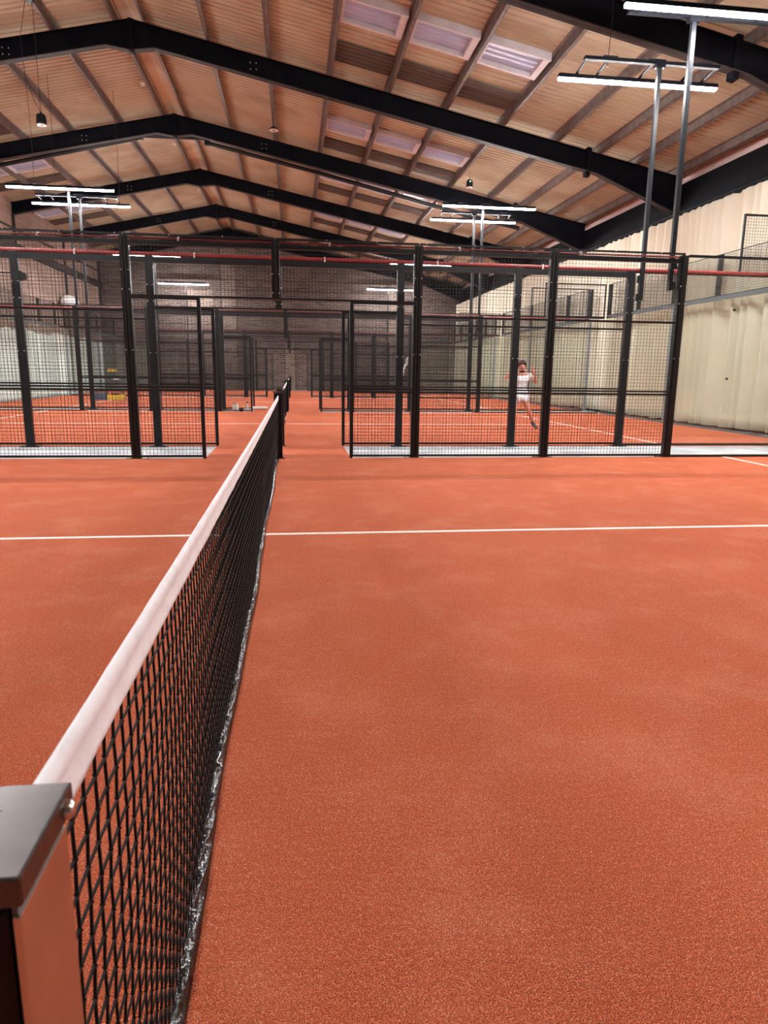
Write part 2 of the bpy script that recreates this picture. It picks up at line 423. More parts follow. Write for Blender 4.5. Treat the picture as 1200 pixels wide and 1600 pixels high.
for i, y in enumerate(RAFTERS):
    if i < 2: continue
    rafter(y, {2: 'dark steel portal rafter above the nearest court, mostly out of view overhead',
               3: 'dark steel portal rafter crossing behind the top right light bar',
               4: 'dark steel portal rafter, nearest whose ridge peak is in view',
               5: 'dark steel portal rafter with a black trunking tube just behind it',
               6: 'dark steel portal rafter behind the trunking, its left end meeting the block wall',
               7: 'dark steel portal rafter, last but one before the brick gable wall',
               8: 'dark steel portal rafter against the brick gable wall'}[i])

# eaves beam, wall cladding strip above it
EB = ['above the camera', 'in the bay above the nearest court', 'right of the first gap between courts', 'behind the upper right light bars', 'beside the second court', 'beside the third court', 'last bay before the brick wall']
for i, (a, b) in enumerate(zip(RAFTERS[2:-1], RAFTERS[3:])):
    tag(MB().box(10.70, 10.86, a+.105, b-.105, 5.49, 6.30).build('eaves_beam', M['navy']), 'deep black eaves beam over the cream curtain, '+EB[i], 'beam', 'eaves beams between the columns')
structure(MB().prism([(10.82, 6.30), (10.99, 6.30), (10.99, 6.42), (10.90, 6.44), (10.88, 6.36)], 'Y', BACK_Y+.02, WALL_Y-.02), 'trim_3', M['cladding'], 'pale gutter edge above the eaves beam')
structure(MB().box(WALL_L, WALL_L+.14, 8, WALL_Y-.01, 5.86, 6.2), 'trim_4', M['flange'], 'metal channel along the left block wall')
structure(MB().box(WALL_L, WALL_L+.06, 8, WALL_Y-.01, 6.75, 6.83), 'trim_5', M['flange'], 'narrow rail high on the left block wall')

# rooflights
SKY = [(15.25, 16.32, 17.35, 18.38), (21.98, 23.05, 24.02, 25.0), (27.45, 28.5, 29.6, 30.5), (34.0, 35.05, 36.0, 36.9), (40.3, 41.3, 42.2, 43.1)]
cols_r = [(1.21, 2.68, 'nearest the ridge'), (2.68, 4.17, 'middle of three'), (4.17, 5.68, 'nearest the eaves')]
cols_l = [(-8.28, -9.78, 'nearer the ridge'), (-9.78, -11.1, 'against the block wall')]
def rooflight(xa, xb, y0, y1, label):
    x0, x1 = min(xa, xb)+.078, max(xa, xb)-.078
    r = thing('rooflight', label, 'skylight', ((x0+x1)/2, (y0+y1)/2, ztop((x0+x1)/2)), 'white framed rooflights in the corrugated roof')
    sl_ = -.2 if x0 > RIDGE else .213
    zf = lambda x: ztop(x)
    def board(a, b, ya, yb, z0, z1):
        return MB().add([(a, ya, zf(a)+z0), (b, ya, zf(b)+z0), (b, yb, zf(b)+z0), (a, yb, zf(a)+z0), (a, ya, zf(a)+z1), (b, ya, zf(b)+z1), (b, yb, zf(b)+z1), (a, yb, zf(a)+z1)],
                        [(0, 3, 2, 1), (4, 5, 6, 7), (0, 1, 5, 4), (1, 2, 6, 5), (2, 3, 7, 6), (3, 0, 4, 7)])
    mb = MB()
    for a in ((x0, x1, y0, y0+.05, .03, LIFT), (x0, x1, y1-.09, y1, .06, LIFT), (x0, x0+.06, y0+.05, y1-.09, .06, LIFT), (x1-.13, x1, y0+.05, y1-.09, .06, LIFT)):
        q = board(*a); mb.add(q.v, q.f)
    part(mb, 'frame', M['skyframe'], r)
    mb = MB(); yy = y0+.05; vs = []
    while yy < y1-.09:
        for dy, dz in ((0, 0), (.08, 0), (.1, .03), (.16, .03)):
            if yy+dy < y1-.09: vs += [(x0+.06, yy+dy, zf(x0+.06)+LIFT-.05+dz), (x1-.13, yy+dy, zf(x1-.13)+LIFT-.05+dz)]
        yy += .2
    n = len(vs)//2
    mb.add(vs, [(2*i, 2*i+2, 2*i+3, 2*i+1) for i in range(n-1)]); mb.add([(a, b, c+.005) for a, b, c in vs], [(2*i, 2*i+1, 2*i+3, 2*i+2) for i in range(n-1)])
    part(mb, 'pane', M['skypane'], r)
BAY = ['bay nearest the camera', 'second bay', 'third bay, behind the trunking', 'fourth bay', 'farthest bay']
for bi, (a, b, c, d) in enumerate(SKY):
    for xa, xb, where in cols_r:
        rooflight(xa, xb, a, b, 'white framed rooflight in the right slope, %s, %s' % (BAY[bi], where))
        structure(sheet(0, c, d, M['sheetdark'], LIFT-.045, xa+.04, xb-.04), 'ceiling_patch', M['sheetdark'], 'dark brown replaced roof sheet in the right slope, %s, %s' % (BAY[bi], where))
    if bi:
        for xa, xb, where in cols_l:
            rooflight(xa, xb, a, b, 'white framed rooflight in the left slope, %s, %s' % (BAY[bi], where))
            structure(sheet(1, c, d, M['sheetdark'], LIFT-.045, min(xa, xb)+.04, max(xa, xb)-.04), 'ceiling_patch', M['sheetdark'], 'dark brown replaced roof sheet in the left slope, %s, %s' % (BAY[bi], where))

# ------------------------------------------------------------------ fences
def wires(x0, x1, z0, z1, y, r=.0019, axis='X', pitch=.05):
    mb = MB()
    n = max(1, round((x1-x0)/pitch)); k = max(1, round((z1-z0)/pitch))
    for i in range(1, n):
        u = x0+(x1-x0)*i/n
        if axis == 'X': mb.box(u-r, u+r, y-r, y+r, z0, z1)
        else: mb.box(y-r, y+r, u-r, u+r, z0, z1)
    for j in range(1, k):
        z = z0+(z1-z0)*j/k
        if axis == 'X': mb.box(x0, x1, y-3*r, y-r, z-r, z+r)
        else: mb.box(y-3*r, y-r, x0, x1, z-r, z+r)
    return mb
def frame(mb, x0, x1, z0, z1, ya, yb, t=.03, axis='X'):
    for a in ((x0, x1, z0, z0+t), (x0, x1, z1-t, z1), (x0, x0+t, z0+t, z1-t), (x1-t, x1, z0+t, z1-t)):
        if axis == 'X': mb.box(a[0], a[1], ya, yb, a[2], a[3])
        else: mb.box(ya, yb, a[0], a[1], a[2], a[3])
    return mb
HT, LINT, MID = 3.02, 2.21, .98
def fence(y, out, label, far=False, red=True, glass_red=True):
    """side fence of a court at Y=y; out=+1 when the gap between courts lies beyond it"""
    t = thing('padel_court_fence', label, 'fence', (0, y, 0), 'mesh and glass side fences of the courts')
    ym = y-out*.02                 # mesh plane on the court side
    yp0, yp1 = sorted((y, y+out*.09))       # posts on the outer side
    for k in (-6, -4, -2, 2, 4, 6):
        mb = MB().box(k-.06, k+.06, yp0, yp1, .006, HT-.03)
        mb.box(k-.075, k+.075, yp0-.01, yp1+.01, 0, .012)
        p = part(mb, 'post', M['black'], t, bevel=.004)
        q = MB().box(k-.14, k+.14, yp0-.02, yp1+.03*1, -.012, .006)
        part(q, 'base_plate', M['black'], p)
    part(MB().box(-.055, .055, yp0, yp1, LINT, HT-.03), 'post', M['black'], t, bevel=.004, label='short post hanging above the opening')
    for s in (-1, 1):
        part(MB().box(s*1.05-.022, s*1.05+.022, y-.02, y+.02, .0, LINT), 'gate_post', M['black'], t)
    # panels
    for s in (-1, 1):
        for a, b in ((2, 4), (4, 6)):
            x0, x1 = sorted((s*(a+.0), s*(b-.0))); x0 += .012; x1 -= .012
            mb = wires(x0, x1, .03, MID, ym); frame(mb, x0, x1, .02, MID-.006, y-.018, y+.018); part(mb, 'mesh_panel', M['wire'], t)
            mb = wires(x0, x1, MID, HT, ym); frame(mb, x0, x1, MID+.012, HT, y-.018, y+.018, t=.024); mb.box(x0, x1, y-.015, y+.015, 2.01, 2.04)
            part(mb, 'mesh_panel', M['wire'], t)
        x0, x1 = sorted((s*1.05, s*2.0))
        mb = wires(x0, x1, .03, MID, ym); frame(mb, x0, x1, .02, MID-.006, y-.018, y+.018); part(mb, 'mesh_panel', M['wire'], t)
        mb = wires(x0, x1, MID, LINT, ym); frame(mb, x0, x1, MID+.012, LINT, y-.018, y+.018); part(mb, 'mesh_panel', M['wire'], t)
        x0, x1 = sorted((0, s*2.0))
        mb = wires(x0, x1, LINT, HT, ym); frame(mb, x0, x1, LINT, HT, y-.02, y+.02, t=.026); part(mb, 'mesh_panel', M['wire'], t)
        # glass end bays
        for a, b in ((6.07, 8.0), (8.0, 9.98)):
            x0, x1 = sorted((s*a, s*b))
            part(MB().box(x0+.004, x1-.004, y-.006, y+.006, .03, 2.97), 'glass_pane', M['glass'], t)
        x0, x1 = sorted((s*6.06, s*9.98))
        part(MB().box(x0, x1, y-.02, y+.02, 0, .035), 'bottom_rail', M['black'], t)
        part(MB().box(x0, x1, y-.02, y+.02, 2.965, 3.0), 'glass_rail', M['black'], t)
        x0, x1 = sorted((s*8.0, s*9.98))
        mb = wires(x0, x1, 3.03, 3.98, ym); frame(mb, x0, x1, 3.0, 4.0, y-.018, y+.018)
        part(mb, 'mesh_panel', M['wire'], t, label='raised mesh panel above the corner glass')
        if not far:
            for zc in (1.2, 2.4):
                part(MB().box(s*8.0-.02, s*8.0+.02, y-.014, y+.014, zc-.02, zc+.02), 'glass_clamp', M['pole'], t, bevel=.004)
    # rails
    part(MB().box(-6.06, 6.06, yp0+.004, yp1-.01, HT-.138, HT-.078 if out > 0 else HT-.048), 'top_rail', M['black'], t)
    if red:
        e = 9.98 if glass_red else 6.06
        yc = y+out*.06
        zc = HT-.012 if out < 0 else HT-.048
        part(MB().tube([(-e, yc, zc), (e, yc, zc)], .031 if out < 0 else .014, 10), 'red_tube', M['red'], t, label='red tube along the top rail')
        if not far:
            for xx in (-3.1, -1.3, .75, 2.6, 4.4):
                part(MB().box(xx-.010, xx+.010, yc-.036, yc+.036, zc-.04, zc+.038), 'tube_clip', M['lens'], t)
    if not far:
        yb = y-out*.022 if out > 0 else yp0-.004
        for k in (-4, -2, 0, 2, 4, 6):
            for zz in (1.5, 2.3, 2.55):
                if k == 0 and zz < LINT: continue
                for dx in (-.045, .045):
                    part(MB().box(k+dx-.006, k+dx+.006, yb-.006, yb+.006, zz-.006, zz+.006), 'bolt', M['lens'], t)
        for i in range(-8, 9):
            part(MB().box(i*.7-.005, i*.7+.005, ym-.022, ym-.004, HT-.014, HT-.004), 'bolt', M['lens'], t)
    return t
fence(F1, 1, 'black mesh fence in front, closing the nearest court at its net end', glass_red=False)
fence(F2, -1, 'black mesh fence with red top tube, just behind the nearest fence')
fence(F3, 1, 'black mesh fence at the far side of the second court, where the bottles stand', True)
fence(F4, -1, 'black mesh fence on the near side of the third court', True)
fence(F5, 1, 'black mesh fence at the far side of the third court', True)
fence(F6, -1, 'black mesh fence on the near side of the farthest court', True)
fence(F7, 1, 'black mesh fence in front of the brick gable wall', True)

def endwall(s, y0, y1, label):
    t = thing('court_end_wall', label, 'glass wall', (s*10.05, (y0+y1)/2, 0), 'glass end walls of the courts with mesh above')
    n = 5; x = s*10.05; xo0, xo1 = sorted((x+s*.02, x+s*.10))
    for i in range(n):
        a = y0+(y1-y0)*i/n; b = y0+(y1-y0)*(i+1)/n
        part(MB().box(x-.006, x+.006, a+.008, b-.008, .03, 2.97), 'glass_pane', M['glass'], t)
        mb = wires(a+.01, b-.01, 3.03, 3.98, x, r=.0024, axis='Y'); frame(mb, a+.01, b-.01, 3.06, 4.0, x-.012, x+.012, t=.016, axis='Y')
        part(mb, 'mesh_panel', M['wire'], t)
        part(MB().box(xo0, xo1, a-.03, a+.03, 3.06, 4.0), 'post', M['black'], t)
        if i in (0, 3): part(MB().box(xo0, xo1, a-.035, a+.035, 0, 2.965), 'lower_post', M['greypost'], t)
    part(MB().box(xo0, xo1, y1-.035-.03, y1+.005, 3.06, 4.0), 'post', M['black'], t)
    part(MB().box(min(x-.02, xo0), max(x+.02, xo0+.01), y0, y1, 2.97, 3.055), 'top_rail', M['darkrail'], t)
    part(MB().box(x-.03, x+.03, y0, y1, 0, .035), 'bottom_rail', M['seal'], t)
for s, nm in ((1, 'right'), (-1, 'left')):
    for a, b, l in ((F0, F1, 'nearest court'), (F2, F3, 'second court'), (F4, F5, 'third court'), (F6, F7, 'farthest court')):
        endwall(s, a+.06, b-.06, 'glass end wall with mesh top on the %s of the %s' % (nm, l))

# ------------------------------------------------------------------ curtain on the right wall
def curtain(y0, y1, label):
    rnd = random.Random(int(y0*10)); ys = []; y = y0
    xs = []; ph = 0
    fold = rnd.uniform(.22, .4)
    while y < y1:
        ys.append(y); xs.append(ph)
        ph += .02/fold
        if ph > 1: ph -= 1; fold = rnd.choice([.26, .34, .45, .55, .75])
        y += .02
    am = [.5+.5*math.sin(yy*.55+1.3*math.sin(yy*.21)) for yy in ys]
    zs = [5.40, 5.33, 5.1, 4.5, 3.6, 2.6, 1.6, .8, .3, .06]
    vs = []
    for j, z in enumerate(zs):
        for i, yy in enumerate(ys):
            p = 1-xs[i]; sh = (2*p/.32-1 if p < .32 else 1-2*(p-.32)/.68)+math.sin(6*math.pi*p+.8)*.10
            A = (.065+.105*am[i])*(.45 if j == 0 else 1)
            dz = -.03*abs(math.sin(math.pi*(yy-y0)/.34)) if j == 0 else (.02*math.sin(yy*9)*(1 if j == len(zs)-1 else 0))
            vs.append((10.41+A*sh+.015*math.sin(yy*3.1+z), yy, z+dz))
    n = len(ys)
    mb = MB()
    fs = [(j*n+i, (j+1)*n+i, (j+1)*n+i+1, j*n+i+1) for j in range(len(zs)-1) for i in range(n-1)]
    mb.add(vs, fs, True)
    o = mb.build('curtain', M['curtain'])
    so = o.modifiers.new('solid', 'SOLIDIFY'); so.thickness = .004
    tag(o, label, 'curtain')
curtain(2.0, 44.0, 'long cream pleated curtain hanging along the right wall')
tag(MB().tube([(10.41, 2, 5.46), (10.41, 44.0, 5.46)], .006, 6).build('curtain_wire', M['pole']), 'thin steel wire carrying the cream curtain hooks', 'wire')
# curtain hooks
hm = None; y = 11.0; k = 0
while y < 40 and k < 95:
    h = MB().tube([(0, 0, -.075), (0, 0, -.03), (.012, 0, -.005), (0, 0, .01), (-.012, 0, -.005)], .006, 5).box(-.012, .012, -.012, .012, -.095, -.07)
    if hm is None: hm = h.build('curtain_hook', M['black'])
    o = hm if k == 0 else hm.copy()
    if k: COL.objects.link(o)
    o.location = (10.41, y, 5.46)
    tag(o, 'small dark hook holding the cream curtain on its wire', 'hook', 'hooks along the top of the cream curtain')
    y += .335; k += 1

# ------------------------------------------------------------------ light masts
def mast(s, y, out, label, px=5.93, led='led'):
    """pole on the outer side of a fence post; LED bar hung towards the court"""
    x = s*px; yp = y+out*.13; yb = y-out*.32
    t = thing('light_mast', label, 'light', (x, yp, 0), 'tall masts with a light bar above the fence posts')
    mb = MB().box(x-.033, x+.033, yp-.033, yp+.033, 2.5, 6.12)
    mb.box(x-.05, x+.05, yp-out*.06-.02, yp-out*.06+.02, 2.5, 2.62).box(x-.05, x+.05, yp-out*.06-.02, yp-out*.06+.02, 2.8, 2.92)
    part(mb, 'pole', M['pole'], t, bevel=.004)
    xc = s*6.03
    mb = MB().box(xc-1.15, xc+1.15, yp-.04, yp+.04, 6.15, 6.20).box(x-.08, x+.08, yp-.05, yp+.05, 6.10, 6.215)
    b = part(mb, 'bracket_beam', M['navy'], t)
    for dx in (-1.1, -.75, 0, .75, 1.1):
        q = MB().prism([(yp, 6.16), (yp, 6.19), (yb, 6.125), (yb, 6.10)], 'X', xc+dx-.015, xc+dx+.015)
        part(q, 'bracket_arm', M['navy'], b)
    for dx in (-.72, .05, .9):
        part(MB().box(xc+dx-.12, xc+dx+.12, yp-.02, yp+.03, 6.20, 6.23), 'driver_box', M['pole'], b)
    ho = MB().box(xc-1.4, xc+1.4, yb-.055, yb+.055, 6.055, 6.10).box(xc-1.4, xc+1.4, yb-.055, yb-.041, 6.040, 6.055).box(xc-1.4, xc+1.4, yb+.041, yb+.055, 6.040, 6.055)  # lower side lips added to shield the bracket arms from the strip's light
    h = part(ho, 'light_housing', M['navy'], t)
    q = MB()
    for i in range(14):
        a = xc-1.395+i*2.79/14
        q.box(a+.004, a+2.79/14-.004, yb-.040, yb+.040, 6.010, 6.054)
    part(q, 'light_bar', M[led], h)
    return t
MST = [(F1, 1, 'on the nearest fence', 'led'), (F2, -1, 'on the second fence', 'led'), (F3, 1, 'at the far side of the second court', 'led'), (F4, -1, 'at the near side of the third court', 'led'),
       (F5, 1, 'at the far side of the third court', 'ledend'), (F6, -1, 'at the near side of the farthest court', 'ledend'), (F7, 1, 'close to the brick gable wall', 'ledend'), (F0, -1, 'beside the camera', 'led')]
for y, o_, l, e in MST:
    for s, nm in ((1, 'right'), (-1, 'left')):
        mast(s, y, o_, 'grey mast with long white light bar %s, %s' % (nm, l), 6.15 if (y == F2 and s > 0) else 5.86 if (y == F1 and s > 0) else 5.95, e)

# ------------------------------------------------------------------ nets and net posts
def net_post(y0, y1, label, side_plate=0):
    yc = (y0+y1)/2
    t = thing('net_post', label, 'post', (0, yc, 0), 'square net posts')
    part(MB().box(-.056, .056, y0+.004, y1-.004, 0, .932), 'body', M['blackgloss'], t, bevel=.004)
    c = part(MB().box(-.067, .067, y0-.002, y1+.002, .937, .958), 'cap', M['steelcap'], t, bevel=.002)
    return t, c
# near post: hollow cap, polished side plate
t, c = net_post(.388, .485, 'black net post with steel cap, closest to the camera at lower left')
part(MB().box(.0575, .0625, .392, .481, .02, .926), 'side_plate', M['steel'], t, bevel=.001, label='polished steel side plate')
part(MB().box(.0568, .0605, .394, .479, .926, .934), 'seal', M['seal'], t)
q = MB().lathe([(.007, 0), (.007, .004), (.004, .0065)], (0, 0, 0), 12); q.v = [(.0665+z, .470+x, .946+yv) for x, yv, z in q.v]
part(q, 'cap_screw', M['steel'], c)
part(MB().box(-.067, .03, .4555, .4565, .9575, .9585), 'cap_seam', M['seal'], c)
q = MB().lathe([(.0022, 0), (.0022, .0015)], (-.002, .43, .958), 10); part(q, 'rivet', M['steel'], c)
PL = [(F1-.06, F1+.04, 'black net post at the far end of the nearest net'), (F2-.06, F2+.04, 'net post at the near end of the second net'),
      (F3-.06, F3+.04, 'net post at the far end of the second net'), (F4-.06, F4+.04, 'net post at the near end of the third net'),
      (F5-.06, F5+.04, 'net post at the far end of the third net'), (F6-.06, F6+.04, 'net post at the near end of the farthest net'), (F7-.06, F7+.04, 'net post at the far end of the farthest net')]
for i, (a, b, l) in enumerate(PL):
    t, c = net_post(a, b, l)
    if i in (1, 3, 5):
        part(MB().box(.058, .064, a+.01, b-.01, .0, .56), 'side_plate', M['steel'], t, label='bare steel lower side plate')
    part(MB().box(-.09, .09, a-.02, b+.02, 0, .008), 'foot', M['black'], t)

def net(y0, y1, label, fine=True):
    t = thing('padel_net', label, 'net', (0, (y0+y1)/2, 0), 'court nets with white top tape')
    L_ = y1-y0
    top = lambda y: .893-.008*math.sin(math.pi*(y-y0)/L_)      # centre line of the top cable
    rnd = random.Random(3)
    # foot of the net wanders a little from side to side
    foot = lambda y: .007*math.sin(y*1.9+.5)+.003*math.sin(y*5.3)+.002
    sway = lambda y, z: .005+(foot(y)-.032)*(1-z/.85)**2
    # mesh
    mb = MB(); pitch = .0415; r = .0022 if fine else .0024
    ny = int(L_/pitch); zs0 = .021
    lean = lambda y, z: -.02*math.exp(-(y-y0)/.5)*(.84-z)/.15*.4
    for i in range(ny+1):
        y = y0+.004+i*pitch
        if y > y1-.004: break
        zt = top(y)-.045
        pts = []
        nk = int((zt-zs0)/pitch)+1 if fine and y < y0+4.5 else 6
        for k in range(nk+1):
            z = zt-(zt-zs0)*k/nk
            wob = (.0022*math.sin(i*2.1+k*1.7)*.45) if fine else 0
            pts.append((sway(y, z)+.0006*(-1)**k, y+lean(y, z)+wob, z))
        mb.tube(pts, r if y < y0+2.5 else r, 5 if y < y0+2.5 else 4, cap=False)
        if fine and y < y0+3.2:       # knots
            for k in range(1, nk):
                p = pts[k]; q = .0037
                mb.add([(p[0]-q, p[1], p[2]), (p[0]+q, p[1], p[2]), (p[0], p[1]-q*1.1, p[2]), (p[0], p[1]+q*1.1, p[2]), (p[0], p[1], p[2]-q*1.6), (p[0], p[1], p[2]+q*1.6)],
                       [(0, 2, 5), (2, 1, 5), (1, 3, 5), (3, 0, 5), (2, 0, 4), (1, 2, 4), (3, 1, 4), (0, 3, 4)], True)
    nz = int((.85-zs0)/pitch)+1
    for k in range(0, nz+1):
        pts = []
        y = y0+.004; i = 0
        step = pitch if fine else .3
        while y < y1-.003:
            zt = top(y)-.045; z = zt-(zt-zs0)*k/nz
            yy = y+lean(y, z)
            pts.append((sway(y, z), yy, z+(.002*math.sin(i*1.3+k*2.2) if fine else 0)))
            st = step if y < y0+4.5 else step*4
            y += st; i += 1
        zt = top(y1)-.045
        pts.append((sway(y1, .4), y1-.003, zt-(zt-zs0)*k/nz))
        mb.tube(pts, r, 4, cap=False)
    part(mb, 'netting', M['cord'], t)
    # tape: folded band over the cable, section in X/Z
    sec = [(-.001, -.052), (-.004, -.03), (-.0045, -.010), (-.002, .001), (.002, .006), (.006, .006), (.0105, .001), (.012, -.007), (.0098, -.016), (.0082, -.025), (.0088, -.036), (.0105, -.045), (.0115, -.052), (.009, -.053), (.006, -.03), (.001, -.053)]
    rows = []; nseg = int(L_/.05); vs = []
    for i in range(nseg+1):
        y = y0+L_*i/nseg
        for j, (x, z) in enumerate(sec):
            wob = .0003*math.sin(y*23+j)+.0003*math.sin(y*51+2*j)
            vs.append((x+wob, y, top(y)+z+(.0012*math.sin(y*17)*(j in (10, 11, 12)))))
    n = len(sec)
    tm = MB().add(vs, [(i*n+k, i*n+(k+1) % n, (i+1)*n+(k+1) % n, (i+1)*n+k) for i in range(nseg) for k in range(n)], True)
    tm.add([vs[k] for k in range(n)], [tuple(range(n))]).add([vs[nseg*n+k] for k in range(n)], [tuple(range(n))[::-1]])
    part(tm, 'top_tape', M['tape'], t)
    # bottom band of glossy vinyl, crumpled
    nseg = int(L_/.012) if fine else int(L_/.06); vs = []
    hh = [.0005, .009, .014, .017, .019, .020, .0205]
    for i in range(nseg+1):
        y = y0+L_*i/nseg
        for j, z in enumerate(hh):
            c = .0030*math.sin(y*61+1.7*math.sin(y*19)+j*.9)+.003*math.sin(y*27+j*1.9+2*math.sin(y*7.3))+.0022*math.sin(y*133+j*2.3)
            vs.append((foot(y)+.003-.030*j/6+c*math.sin(math.pi*min(j, 6)/6.5), y, z+.002+.0015*math.sin(y*40+j)*(j > 0)))
    n = len(hh)
    bm_ = MB().add(vs, [(i*n+k, (i+1)*n+k, (i+1)*n+k+1, i*n+k+1) for i in range(nseg) for k in range(n-1)], True)
    b = part(bm_, 'bottom_band', M['vinyl'], t)
    so = b.modifiers.new('solid', 'SOLIDIFY'); so.thickness = .003
    return t
net(.488, F1-.062, 'black net with white tape running away from the camera at left')
net(F2+.042, F3-.062, 'net of the second court, seen beyond the nearest net', False)
net(F4+.042, F5-.062, 'net of the third court, in line behind the second net', False)
net(F6+.042, F7-.062, 'net of the farthest court, hidden behind the others', False)

# ------------------------------------------------------------------ things hanging in the roof
def pendant(x, y, z, label, style='bell', cord_top=None):
    t = thing('hanging_sensor', label, 'pendant', (x, y, z), 'small black round devices hung from the purlins')
    zt = cord_top or ztop(x)
    if style == 'bell':
        part(MB().lathe([(.085, -.11), (.115, -.10), (.11, -.08), (.10, .06), (.085, .10), (.03, .115), (.02, .15)], (x, y, z), 20), 'housing', M['black'], t)
        part(MB().lathe([(.105, -.118), (.105, -.108)], (x, y, z), 20).lathe([(.02, -.122), (.02, -.118)], (x, y, z), 10), 'lens', M['lens'], t)
        part(MB().lathe([(.02, -.128), (.02, -.118)], (x, y, z), 10), 'lens_centre', M['black'], t)
    else:
        part(MB().lathe([(.15, -.03), (.15, -.015), (.09, .03), (.05, .06), (.02, .08)], (x, y, z), 20), 'housing', M['black'], t)
        part(MB().lathe([(.135, -.038), (.135, -.03)], (x, y, z), 20), 'lens', M['lens'], t)
        part(MB().lathe([(.03, -.046), (.03, -.038)], (x, y, z), 12), 'lens_centre', M['black'], t)
    part(MB().tube([(x, y, z+.08), (x+.004, y, (z+zt)/2), (x, y, zt)], .006, 5), 'cord', M['black'], t)
    return t
t = pendant(-5.24, 17.5, 6.62, 'black hanging device at upper left with a looped cable', cord_top=9.03)
part(MB().box(-5.36, -5.22, 17.4, 17.6, 8.93, 9.06), 'mounting_box', M['black'], t)
part(MB().tube([(-5.38, 17.5, 8.95), (-5.55, 17.5, 8.2), (-5.50, 17.5, 7.5), (-5.36, 17.5, 7.0), (-5.24, 17.5, 6.76)], .006, 5), 'loop_cable', M['black'], t)
pendant(-.23, 21.0, 7.78, 'flat black hanging disc left of centre below the purlin', 'disc', 8.72)
t = pendant(5.85, 23.0, 7.13, 'black hanging device above the paired light bars on the right', cord_top=7.5)
part(MB().box(5.83, 5.86, 22.87, 22.895, 7.16, 7.19), 'indicator', M['tinygreen'], t)
# hanging cables of the left lights
for i, (x, y, z0, zt, l) in enumerate(((-4.72, 16.9, 5.0, 9.1, 'thin black cable hanging at upper left beside the looped device'),)):
    pass
for x, y, z0, l in ((-6.75, 21.3, 6.1, 'thin black cable dropping to the left light bar, left of a pair'), (-6.2, 21.3, 6.1, 'thin black cable dropping to the left light bar, right of a pair'),
                    (5.35, 11.85, 6.15, 'thin cable looping up from the upper right light bar'), (-4.9, 22.95, 6.1, 'thin cable dropping to the lower left light bar')):
    tag(MB().tube([(x, y, z0), (x+.03, y, (z0+ztop(x))/2), (x, y, ztop(x)+.1)], .006, 5).build('hanging_cable', M['black']), l, 'cable')
# smoke detectors along the ridge purlin
for y, l in ((22.6, 'in the second bay'), (28.0, 'in the third bay'), (34.6, 'in the fourth bay'), (40.5, 'in the farthest bay')):
    x = -3.98
    tag(MB().lathe([(.03, -.07), (.06, -.05), (.07, -.02), (.07, 0)], (x, y, ztop(x)+.01), 14).build('smoke_detector', M['white']), 'small white detector under the ridge purlin %s' % l, 'detector', 'white detectors along the ridge')
# trunking behind the second visible rafter
pts = [(-11.0, 26.0, 7.40), (-9.3, 26, 7.77), (-4.75, 26, 8.84)]
tr = thing('cable_trunking', 'black tube trunking hung across the hall behind the dark rafter', 'trunking', (RIDGE, 26, 8))
part(MB().tube(pts, .068, 8), 'tube', M['black'], tr)
part(MB().tube([(-4.8, 26, 8.90), (-2.6, 26, 8.92)], .068, 8), 'tube', M['black'], tr)
part(MB().tube([(-2.6, 26, 8.78), (1.24, 26, 8.0), (6.35, 26, 6.86), (8.5, 26, 6.45)], .068, 8), 'tube', M['black'], tr)
part(MB().box(-4.86, -4.68, 25.92, 26.08, 8.78, 8.97), 'joint', M['black'], tr)
part(MB().box(-2.68, -2.5, 25.92, 26.08, 8.70, 8.99), 'joint', M['black'], tr)
for x in (-8.2, -4.75, -1.75, -.28, 2.68, 4.17, 5.7):
    zz = 8.84+(x+4.75)*.235 if x < -4.7 else 8.61-(x+1.75)*.205
    part(MB().tube([(x, 26, zz), (x, 26, ztop(x))], .012, 5), 'hanger', M['black'], tr)

# ------------------------------------------------------------------ left wall fittings
tag(MB().lathe([(.02, -.6), (.28, -.55), (.36, -.3), (.36, .3), (.28, .55), (.02, .6)], (0, 0, 0), 16).build('wall_heater', M['white']), 'white rounded unit high on the left wall', 'heater').location = (WALL_L+.42, 37.0, 4.35)
bpy.data.objects['wall_heater'].rotation_euler = (math.pi/2, 0, 0)
t = thing('wall_camera', 'black camera on a short arm beside a left fence post', 'camera', (-3.85, F2-.02, 2.6))
part(MB().box(-3.96, -3.90, F2-.08, F2-.02, 2.55, 2.70), 'arm', M['black'], t)
part(MB().prism([(-3.93, 2.69), (-3.83, 2.66), (-3.83, 2.60), (-3.88, 2.56), (-3.93, 2.60)], 'Y', F2-.10, F2-.02), 'body', M['black'], t)
tag(MB().tube([(-4.12, WALL_Y-.08, .0), (-4.12, WALL_Y-.08, 9.0)], .03, 6).build('wall_pipe', M['black']), 'thin dark pipe up the far brick wall, left', 'pipe')
tag(MB().tube([(6.12, WALL_Y-.1, .0), (6.12, WALL_Y-.1, 5.2)], .03, 6).build('wall_pipe', M['black']), 'thin dark pipe up the far brick wall, right', 'pipe')

